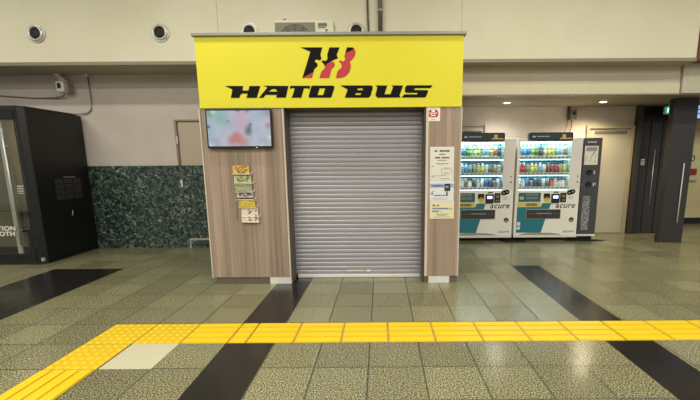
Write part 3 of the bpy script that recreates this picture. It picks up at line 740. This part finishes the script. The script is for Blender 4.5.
# ---------------------------------------------------------------- vending machines
VY = 6.88
W = 1.155
def screen_mat():
    w = N('lit_display_back'); v = w.coord()
    c = w.ramp(w.noise(v, 3, 2), [(.3, (14, 96, 122)), (.7, (24, 116, 138))])
    w.l(c, w.b.inputs['Emission Color']); w.b.inputs['Emission Strength'].default_value = .35
    return w.fin(c, .5)
M_disp = screen_mat()
def make_machine(x, lab):
    V = thing('vending_machine', (x, VY, 0), lab, 'vending machine', 'drinks vending machines')
    def P(mb, name, m, bevel=0, parent=None):
        for vert in mb.bm.verts: vert.co += Vector((x, VY, 0))
        return mb.build(name, m, parent or V, bevel)
    # cabinet made of walls round the display recess
    c = MB()
    c.box(0, .035, 0, .70, .105, 1.85).box(.975, W, 0, .70, .105, 1.85).box(.035, .975, 0, .70, 1.80, 1.85)
    c.box(.035, .975, 0, .70, .105, .935).box(.035, .975, .30, .70, .935, 1.80)
    cab = P(c, 'cabinet', M_case, .004)
    P(MB().box(.04, .97, .292, .299, .936, 1.49), 'display_back', M_disp)
    P(MB().box(.04, .97, .292, .299, 1.49, 1.80), 'lamp_glow_back', emit((150, 225, 238), .75))  # lamp light on the upper backdrop, put in as a pale glow
    P(MB().box(.035, .975, .0, .02, 1.785, 1.80).box(.035, .05, 0, .02, .935, 1.785).box(.955, .975, 0, .02, .935, 1.785), 'display_frame', M_white)
    P(MB().box(.06, .95, .03, .05, 1.765, 1.783), 'display_lamp', emit((225, 250, 255), 17.0))
    for k, z in enumerate((1.485, 1.20, .945)):
        s = P(MB().box(.05, .955, .05, .28, z, z+.012).box(.05, .955, .03, .05, z-.006, z+.05), 'shelf', M_white)
        g = MB(); 
        for i in range(12): g.box(.068+.074*i, .068+.074*i+.045, .026, .030, z+.022, z+.036)
        P(g, 'price_label', plain((40, 60, 130), .5), 0, s)
        P(MB().box(.05, .955, .060, .075, z-.010, z-.001), 'shelf_lamp', emit((215, 245, 255), 15.0), 0, s)
    P(MB().box(.05, .955, .004, .008, .937, 1.786), 'display_glass', M_glass)
    P(MB().box(.985, W-.005, -.004, 0, .95, 1.845), 'lock_panel', plain((226, 222, 218), .35))
    P(MB().lathe([(0, -.006), (.012, -.006), (.012, 0)], (1.10, -.004, 1.18), 'Y', 12).lathe([(0, -.006), (.014, -.006), (.014, 0)], (1.10, -.004, 1.08), 'Y', 12), 'lock', plain((90, 88, 86), .4, .5))
    tp = P(MB().rprism(.171, .93, 1.80, 1.945, -.075, .02, .028), 'top_sign', plain((16, 22, 28), .3))
    P(MB().rprism(.19, .91, 1.825, 1.925, -.079, -.075, .012), 'sign_face', plain((40, 54, 58), .3, 0, .3), 0, tp)
    g = MB()
    for a in dashes(.30, .52, 1.868, .016, 5, .01, .02): g.box(a[0], a[1], -.083, -.079, a[2], a[3])
    P(g, 'sign_writing', plain((170, 186, 186), .4), 0, tp)
    P(MB().rprism(.22, .27, 1.86, 1.885, -.083, -.079, .01), 'sign_mark', plain((190, 200, 200), .4), 0, tp)
    P(MB().box(.70, .90, -.083, -.079, 1.83, 1.85).box(.74, .80, -.083, -.079, 1.85, 1.91), 'sign_picture', plain((206, 180, 110), .4), 0, tp)
    # lower front
    P(MB().prism([(.045, .155), (.50, .155), (.578, .43), (.66, .70), (.50, .70), (.47, .628), (.045, .625)], -.003, 0), 'teal_graphic', M_teal)
    P(MB().prism([(.10, .112), (.16, .135), (.28, .152), (.48, .155), (.68, .150), (.85, .125), (.87, .112)], -.006, -.003), 'silver_curve', plain((160, 156, 146), .4))
    P(MB().box(.06, .46, -.008, 0, .725, .89), 'info_panel', M_tealdark, .002)
    g = MB()
    for zz in (.86, .84, .80, .775): 
        for a in dashes(.19, .40, zz, .010, int(zz*100)): g.box(a[0], a[1], -.011, -.008, a[2], a[3])
    P(g, 'info_writing', plain((150, 170, 160), .5))
    P(MB().box(.08, .15, -.012, -.008, .765, .82), 'info_card', plain((170, 190, 170), .5))
    P(MB().box(.044, .467, -.005, 0, .63, .715), 'yellow_strip', plain((206, 198, 110), .5))
    g = MB()
    for a in dashes(.20, .42, .65, .045, 3, .02, .035, .008): g.box(a[0], a[1], -.008, -.005, a[2], a[3])
    P(g, 'strip_writing', plain((110, 96, 50), .5))
    P(MB().box(.515, .625, -.014, 0, .79, .875), 'coin_slot', M_black, .003)
    P(MB().box(.545, .595, -.018, -.014, .80, .81), 'coin_tray', M_brushed)
    P(MB().prism([(.521, .79), (.63, .79), (.63, .735), (.59, .715), (.578, .69), (.566, .715), (.521, .735)], -.006, 0), 'yellow_arrow', plain((220, 190, 60), .5))
    P(MB().rprism(.652, .797, .70, .868, -.018, 0, .015), 'bill_reader', plain((28, 34, 60), .3))
    P(MB().rprism(.68, .77, .785, .835, -.022, -.018, .008), 'bill_light', emit((225, 235, 255), 1.3))
    P(MB().box(.69, .78, -.003, 0, .885, .905), 'reader_caption', M_ink)
    P(MB().rprism(.814, .918, .715, .885, -.014, 0, .008), 'card_reader', plain((30, 30, 30), .3))
    P(MB().rprism(.838, .895, .80, .85, -.018, -.014, .008), 'reader_window', plain((130, 124, 100), .4))
    P(MB().box(.838, .895, -.018, -.014, .74, .765), 'reader_label', plain((130, 124, 100), .4))
    ov = []
    for cx, cz, a0, a1 in ((1.035, .905, -70, 110), (.975, .885, 110, 290)):
        for i in range(9):
            a = math.radians(a0+(a1-a0)*i/8); ov.append((cx+.046*math.cos(a), cz+.042*math.sin(a)))
    P(MB().prism(ov, -.006, 0), 'payment_sticker', M_ink)
    P(MB().rprism(.955, .995, .872, .898, -.009, -.006, .006).rprism(1.015, 1.055, .892, .918, -.009, -.006, .006), 'sticker_detail', plain((140, 136, 130), .5))
    P(MB().box(.96, 1.06, -.003, 0, .81, .815).box(.96, 1.04, -.003, 0, .79, .795).box(.96, 1.05, -.003, 0, .77, .775), 'small_print', plain((150, 146, 140), .5))
    t1 = text('lettering', 'acure', .145, M_ink, V, (x+.735, VY-.002, .61), .3, 0, 1.1, .001, bold=.0015)
    t2 = text('lettering', 'acure', .075, M_ink, V, (x+.91, VY-.002, .155), .3, 0, 1.15, .001)
    sl = P(MB().box(.205, .84, -.010, 0, .41, .59), 'delivery_frame', plain((176, 172, 164), .4), .003)
    P(MB().box(.215, .83, -.016, -.010, .42, .58), 'delivery_flap', plain((62, 60, 60), .3, 0, .2), 0, sl)
    g = MB()
    for a in dashes(.40, .68, .50, .022, 7, .012, .03): g.box(a[0], a[1], -.019, -.016, a[2], a[3])
    g.box(.26, .38, -.019, -.016, .505, .509).box(.7, .79, -.019, -.016, .505, .509)
    P(g, 'flap_writing', plain((150, 148, 144), .5), 0, sl)
    P(MB().lathe([(0, -.006), (.044, -.006), (.044, 0)], (1.045, 0, .393), 'Y', 20), 'round_sticker', plain((84, 52, 30), .5))
    P(MB().box(1.02, 1.07, -.009, -.006, .365, .385), 'round_sticker_mark', plain((210, 170, 110), .5))
    P(MB().box(.055, .112, -.006, -.003, .285, .355).box(.055, .112, -.006, -.003, .21, .27), 'white_sticker', M_white)
    P(MB().box(-.004, W+.002, -.012, .02, .065, .105), 'base_rail', M_white, .003)
    P(MB().box(.02, W-.02, .03, .68, .05, .105), 'underframe', M_black)
    for fx in (.08, W-.14):
        for fy in (.06, .60): P(MB().lathe([(.035, 0), (.035, .012), (.018, .02), (.018, .05)], (fx+.03, fy+.03, 0), 'Z', 12), 'foot', M_rubber)
    return V
V1 = make_machine(1.238, 'left white drinks vending machine, its left side hidden behind the kiosk')
V2 = copy_tree(V1); V2.location = (2.43, VY, 0)
V2['label'] = 'right white drinks vending machine, next to the tall dark bottle bin'
for nx, nm in ((2.36, 'left vending machine, by the kiosk'), (3.56, 'right vending machine')):
    pass
# anchoring mats under the corners
tag(MB().slab([(2.24, 6.74), (2.62, 6.74), (2.66, 6.99), (2.18, 6.99)], 0, .012).build('floor_anchor', M_rubber), 'black anchor plate on the floor between the two vending machines', 'anchor plate')
tag(MB().slab([(3.40, 6.82), (3.98, 6.80), (4.12, 6.86), (3.98, 6.93), (3.36, 6.94)], 0, .012).build('floor_anchor', M_rubber), 'black anchor plate on the floor at the foot of the dark bottle bin', 'anchor plate')

# bottles and cans
def drink(kind, body, label, cap):
    m = MB()
    body, label = tuple(int(v*.7+255*.3) for v in body), tuple(int(v*.8+255*.2) for v in label)
    B_, L_, C_ = plain(body, .25, 0, .03), plain(label, .35, 0, .05), plain(cap, .4)
    if kind == 'pet':
        m.mat(B_).lathe([(.022, 0), (.029, .006), (.029, .05)], seg=12).mat(L_).lathe([(.0295, .05), (.0295, .125)], seg=12)
        m.mat(B_).lathe([(.029, .125), (.027, .15), (.014, .178), (.012, .188)], seg=12).mat(C_).lathe([(.0145, .186), (.0145, .205)], seg=10)
    elif kind == 'small':
        m.mat(B_).lathe([(.026, 0), (.030, .006), (.030, .03)], seg=12).mat(L_).lathe([(.0305, .03), (.0305, .095)], seg=12)
        m.mat(B_).lathe([(.030, .095), (.026, .115), (.016, .13)], seg=12).mat(C_).lathe([(.018, .128), (.018, .148)], seg=10)
    elif kind == 'can':
        m.mat(C_).lathe([(.022, 0), (.026, .006)], seg=12).mat(L_).lathe([(.0265, .006), (.0265, .122)], seg=12).mat(C_).lathe([(.0265, .122), (.022, .132), (.022, .134)], seg=12)
    else:
        m.mat(L_).lathe([(.028, 0), (.031, .006), (.031, .085)], seg=12).mat(B_).lathe([(.031, .085), (.024, .105), (.019, .108)], seg=12).mat(C_).lathe([(.021, .108), (.021, .13)], seg=12)
    return m
ROWS = [  # kind, body, label, cap, words
 [('pet',(190,225,240),(60,140,210),(230,235,240),'pale bottle with a blue label'),('pet',(190,225,240),(90,170,225),(240,240,240),'clear bottle with a light blue label'),
  ('pet',(190,225,240),(40,110,200),(235,240,240),'clear bottle with a deep blue label'),('pet',(110,150,80),(60,120,70),(230,235,220),'green tea bottle with a dark green label'),
  ('pet',(190,200,110),(150,185,70),(230,240,200),'yellow green bottle with a lime label'),('pet',(160,190,90),(220,225,180),(90,140,80),'green bottle with a pale label'),
  ('pet',(200,210,130),(190,200,60),(240,240,230),'pale yellow bottle with a yellow label'),('pet',(215,235,240),(150,190,220),(240,240,245),'white bottle with a pale blue label'),
  ('pet',(210,235,240),(120,180,210),(235,240,240),'clear bottle with a grey blue label'),('pet',(236,180,90),(240,200,120),(240,150,60),'orange drink bottle with an orange cap'),
  ('pet',(225,225,215),(150,110,80),(70,60,50),'milky bottle with a brown label'),('pet',(60,60,70),(50,56,66),(30,30,34),'black bottle with a dark label')],
 [('small',(120,90,60),(90,60,50),(200,170,60),'short brown bottle with a gold cap'),('small',(210,220,120),(200,210,90),(120,150,60),'short yellow green bottle'),
  ('small',(200,230,245),(110,190,230),(240,240,245),'short pale blue bottle'),('small',(190,225,245),(60,150,220),(80,160,220),'short bright blue bottle'),
  ('can',(200,200,200),(150,170,130),(200,205,205),'slim sage green can'),('can',(200,200,200),(120,150,100),(200,205,205),'slim leaf green can'),
  ('small',(220,170,80),(214,190,120),(220,150,50),'short orange bottle'),('small',(230,220,120),(236,222,100),(235,225,160),'short lemon yellow bottle'),
  ('can',(200,200,200),(225,225,215),(200,205,205),'slim white can'),('small',(90,110,120),(80,110,110),(60,70,80),'short slate bottle'),
  ('can',(200,200,200),(190,140,80),(200,205,205),'slim tan can'),('can',(200,200,200),(220,210,180),(200,205,205),'slim cream can')],
 [('jar',(150,50,50),(180,60,60),(150,40,50),'squat red bottle can'),('jar',(170,90,80),(226,210,200),(120,40,50),'squat white and red bottle can'),
  ('jar',(200,195,185),(214,206,190),(170,165,155),'squat beige bottle can'),('can',(200,200,200),(120,100,80),(200,205,205),'slim brown coffee can'),
  ('jar',(200,200,195),(225,222,212),(60,60,60),'squat white bottle can with black cap'),('can',(200,200,200),(56,54,58),(200,205,205),'slim black coffee can'),
  ('jar',(190,200,210),(206,216,226),(150,170,190),'squat pale blue bottle can'),('can',(200,200,200),(228,228,222),(200,205,205),'slim plain white can'),
  ('can',(200,200,200),(50,90,160),(200,205,205),'slim royal blue can'),('can',(200,200,200),(40,60,110),(200,205,205),'slim navy can'),
  ('jar',(170,150,140),(90,80,90),(50,46,50),'squat dark bottle can'),('can',(200,200,200),(190,205,215),(200,205,205),'slim silver blue can')]]
ROWN = ['top', 'middle', 'bottom']
meshes = {}
PERM = {1: list(range(12)), 2: [1, 0, 2, 4, 3, 11, 5, 9, 6, 8, 7, 10]}
for mi, mx in ((1, 1.238), (2, 2.43)):
    for r, z in enumerate((1.497, 1.212, .957)):
        for i in range(12):
            if mi == 1 and i < 1: continue      # hidden behind the kiosk
            src = i if mi == 1 else (PERM[2][i]+r*3) % 12
            k, b_, l_, c_, words = ROWS[r][src]
            if mi == 2 and r == 1 and i in (0, 1): k, b_, l_, c_, words = 'small', (200, 40, 50), (206, 36, 50), (230, 230, 230), 'short bright red bottle'
            if mi == 2 and r == 1 and i in (8, 9): k, b_, l_, c_, words = 'small', (150, 40, 50), (176, 40, 60), (70, 30, 34), 'short dark red bottle'
            key = (k, b_, l_, c_)
            loc = (mx+.086+.074*i, VY+.105, z)
            if key not in meshes:
                o = drink(k, b_, l_, c_).build('drink_bottle' if k != 'can' else 'drink_can'); meshes[key] = o
            else:
                o = meshes[key].copy(); COL.objects.link(o)
            o.location = loc; o.scale = (1.22, 1.22, 1.26 if r == 0 else 1.42)
            o['label'] = '%s, %s from left, %s shelf, %s vending machine' % (words, ORD[i], ROWN[r], 'left' if mi == 1 else 'right')
            o['category'] = 'can' if k == 'can' else 'bottle'
            o['group'] = 'sample drinks in the vending machine displays'

# tall bin
R_ = thing('bottle_bin', (3.77, VY, 0), 'tall narrow dark grey bottle recycling bin with two round holes', 'bin')
HX = 3.733
bd = MB()
bd.box(3.60, 3.925, VY+.012, VY+.42, .10, 1.85)
bd.build('body', M_bin, R_, .004)
MB().box(3.60, 3.925, VY, VY+.012, .12, 1.85).build('front_panel', plain((68, 68, 74), .4), R_)
MB().box(3.59, 3.93, VY-.01, VY+.3, .085, .12).build('base_rail', M_white, R_)
MB().box(3.63, 3.90, VY+.05, VY+.4, .012, .085).build('underframe', M_black, R_)
for z in (1.245, 1.03):
    MB().lathe([(.0, VY-.006), (.046, VY-.006), (.048, VY-.010), (.051, VY-.008), (.051, VY)], (HX, 0, z), 'Y', 24).build('hole_ring', M_rubber, R_)
MB().box(3.625, 3.865, VY-.003, VY, 1.38, 1.71).build('label_sheet', M_paper, R_)
g = MB(); rr = random.Random(5)
g.box(3.65, 3.84, VY-.005, VY-.003, 1.62, 1.69)
for i in range(9):
    xx, zz = rr.uniform(3.63, 3.82), rr.uniform(1.39, 1.58); g.prism([(xx, zz), (xx+.012, zz), (xx+.032, zz+.05), (xx+.02, zz+.05)], VY-.005, VY-.003)
g.build('label_printing', plain((150, 146, 148), .5), R_)
g = MB()
for a in dashes(3.66, 3.83, 1.765, .025, 9, .01, .02): g.box(a[0], a[1], VY-.002, VY, a[2], a[3])
for z in (1.245, 1.03): g.box(3.815, 3.835, VY-.002, VY, z-.03, z+.03)
g.box(3.85, 3.865, VY-.002, VY, 1.02, 1.06); g.box(3.612, 3.625, VY-.002, VY, 1.03, 1.04)
g.build('white_writing', plain((200, 200, 200), .5), R_)
def mott():
    w = N('worn_poster'); f = w.noise(w.coord(), 22, 4, .7)
    return w.fin(w.ramp(f, [(.38, (82, 82, 88)), (.5, (124, 124, 130)), (.62, (176, 176, 180))]), .4)
MB().box(3.655, 3.79, VY-.003, VY, .20, .82).build('picture_sheet', mott(), R_)

# wall switch box, conduits over the machines
K = thing('switch_box', (3.69, 7.6, 2.2), 'grey wall switch box with dark window above the right vending machine', 'switch box')
MB().box(3.655, 3.765, 7.54, 7.63, 2.23, 2.42).build('casing', plain((150, 146, 138), .5), K, .005)
box(3.68, 3.74, 7.532, 7.54, 2.32, 2.385).build('window', M_black, K)
box(3.67, 3.75, 7.534, 7.54, 2.26, 2.275).build('rating_plate', plain((90, 88, 84), .5), K)
MB().tube([(3.625, 7.60, 2.24), (3.625, 7.60, 2.484)], .022).build('conduit', plain((60, 54, 48), .5), K)
MB().tube([(3.625, 7.60, 2.24), (3.60, 7.58, 2.12), (3.50, 7.45, 2.0), (3.42, 7.3, 1.86)], .009, 6).build('wire', M_redwire, K)
MB().tube([(3.70, 7.59, 2.23), (3.69, 7.57, 2.10), (3.60, 7.45, 1.98), (3.53, 7.3, 1.86)], .009, 6).build('wire', M_redwire, K)
K = thing('wall_trunking', (1.7, 7.6, 1.9), 'grey cable trunking on the wall above the left vending machine', 'trunking')
MB().tube([(1.32, 7.61, 2.12), (2.02, 7.61, 2.12)], .012, 6).tube([(2.02, 7.61, 2.16), (2.02, 7.61, 1.97)], .012, 6).build('conduit', plain((140, 130, 120), .5), K)
MB().box(1.32, 1.96, 7.57, 7.63, 2.0, 2.03).box(1.94, 1.965, 7.57, 7.63, 1.86, 2.0).build('bracket', plain((60, 58, 56), .5), K)

# ---------------------------------------------------------------- lights
def area(name, loc, sx, sy, power, rgb, rot=(0, 0, 0)):
    L = bpy.data.lights.new(name, 'AREA'); L.shape = 'RECTANGLE'; L.size = sx; L.size_y = sy; L.energy = power
    L.color = lin(rgb)[:3]; o = bpy.data.objects.new(name, L); COL.objects.link(o); o.location = loc; o.rotation_euler = rot; return o
def downlight(x, y, lab, power, rgb):
    D = thing('downlight', (x, y, 2.484), lab, 'light', 'recessed downlights')
    MB().lathe([(.055, 2.484), (.08, 2.484), (.082, 2.478), (.056, 2.476), (.055, 2.484)], (x, y, 0), 'Z', 24, True, False).build('trim_ring', M_white, D)
    MB().lathe([(0, 2.479), (.058, 2.479), (.058, 2.483), (0, 2.483)], (x, y, 0), 'Z', 24).build('lamp', emit(rgb, 26.0 if power > 50 else 5.0), D)
    if power:
        L = bpy.data.lights.new('downlight_glow', 'SPOT'); L.energy = power; L.spot_size = 2.6; L.spot_blend = .8; L.color = lin(rgb)[:3]; L.shadow_soft_size = .05
        o = bpy.data.objects.new('downlight_glow', L); COL.objects.link(o); o.location = (x, y, 2.46)
downlight(2.26, 7.07, 'dim recessed downlight in the soffit above the left vending machine', 42, (255, 247, 232))
downlight(3.96, 7.03, 'bright recessed downlight in the soffit above the dark bottle bin', 115, (255, 236, 198))
downlight(7.3, 7.7, 'added unseen downlight in the soffit past the dark pillar, lighting the far wall', 70, (255, 240, 205))  # added out of view to light the far wall
for y, p in ((3.6, 62), (.8, 95), (-2.0, 100), (-4.8, 90)):
    for x in (-6.5, -2.2, 2.2, 6.5):
        area('ceiling_lamp', (x, y, 4.66), 2.4, .25, p, (255, 250, 236))

wd = bpy.data.worlds.new('World'); S.world = wd; wd.use_nodes = True
bg = wd.node_tree.nodes['Background']; bg.inputs[0].default_value = lin((250, 248, 238)); bg.inputs[1].default_value = .42

# ---------------------------------------------------------------- camera
th, ro = math.radians(9.7013), math.radians(.4007)
c_, s__ = math.cos(th), math.sin(th)
fwd = Vector((0, c_, -s__)); Dn = Vector((0, -s__, -c_)); Rt = Vector((1, 0, 0))
right = Rt*math.cos(ro)+Dn*math.sin(ro)*1.0
down = -Rt*math.sin(ro)+Dn*math.cos(ro)
# image: a = u*uy + v*ux (right), b = -u*ux + v*uy (down)
right = Rt*math.cos(ro)+Dn*math.sin(ro)
cam = bpy.data.cameras.new('camera'); co = bpy.data.objects.new('camera', cam); COL.objects.link(co)
M = Matrix.Identity(4)
for i in range(3):
    M[i][0] = right[i]; M[i][1] = -down[i]; M[i][2] = -fwd[i]
M[2][3] = 1.45
co.matrix_world = M
cam.sensor_width = 36; cam.lens = 380/700*36
cam.shift_x = (350-381.45)/700; cam.shift_y = (227.26-200)/700
cam.clip_start = .05; cam.clip_end = 100
S.camera = co
S.view_settings.view_transform = 'Standard'; S.view_settings.look = 'None'
S.view_settings.exposure = 0; S.view_settings.gamma = 1
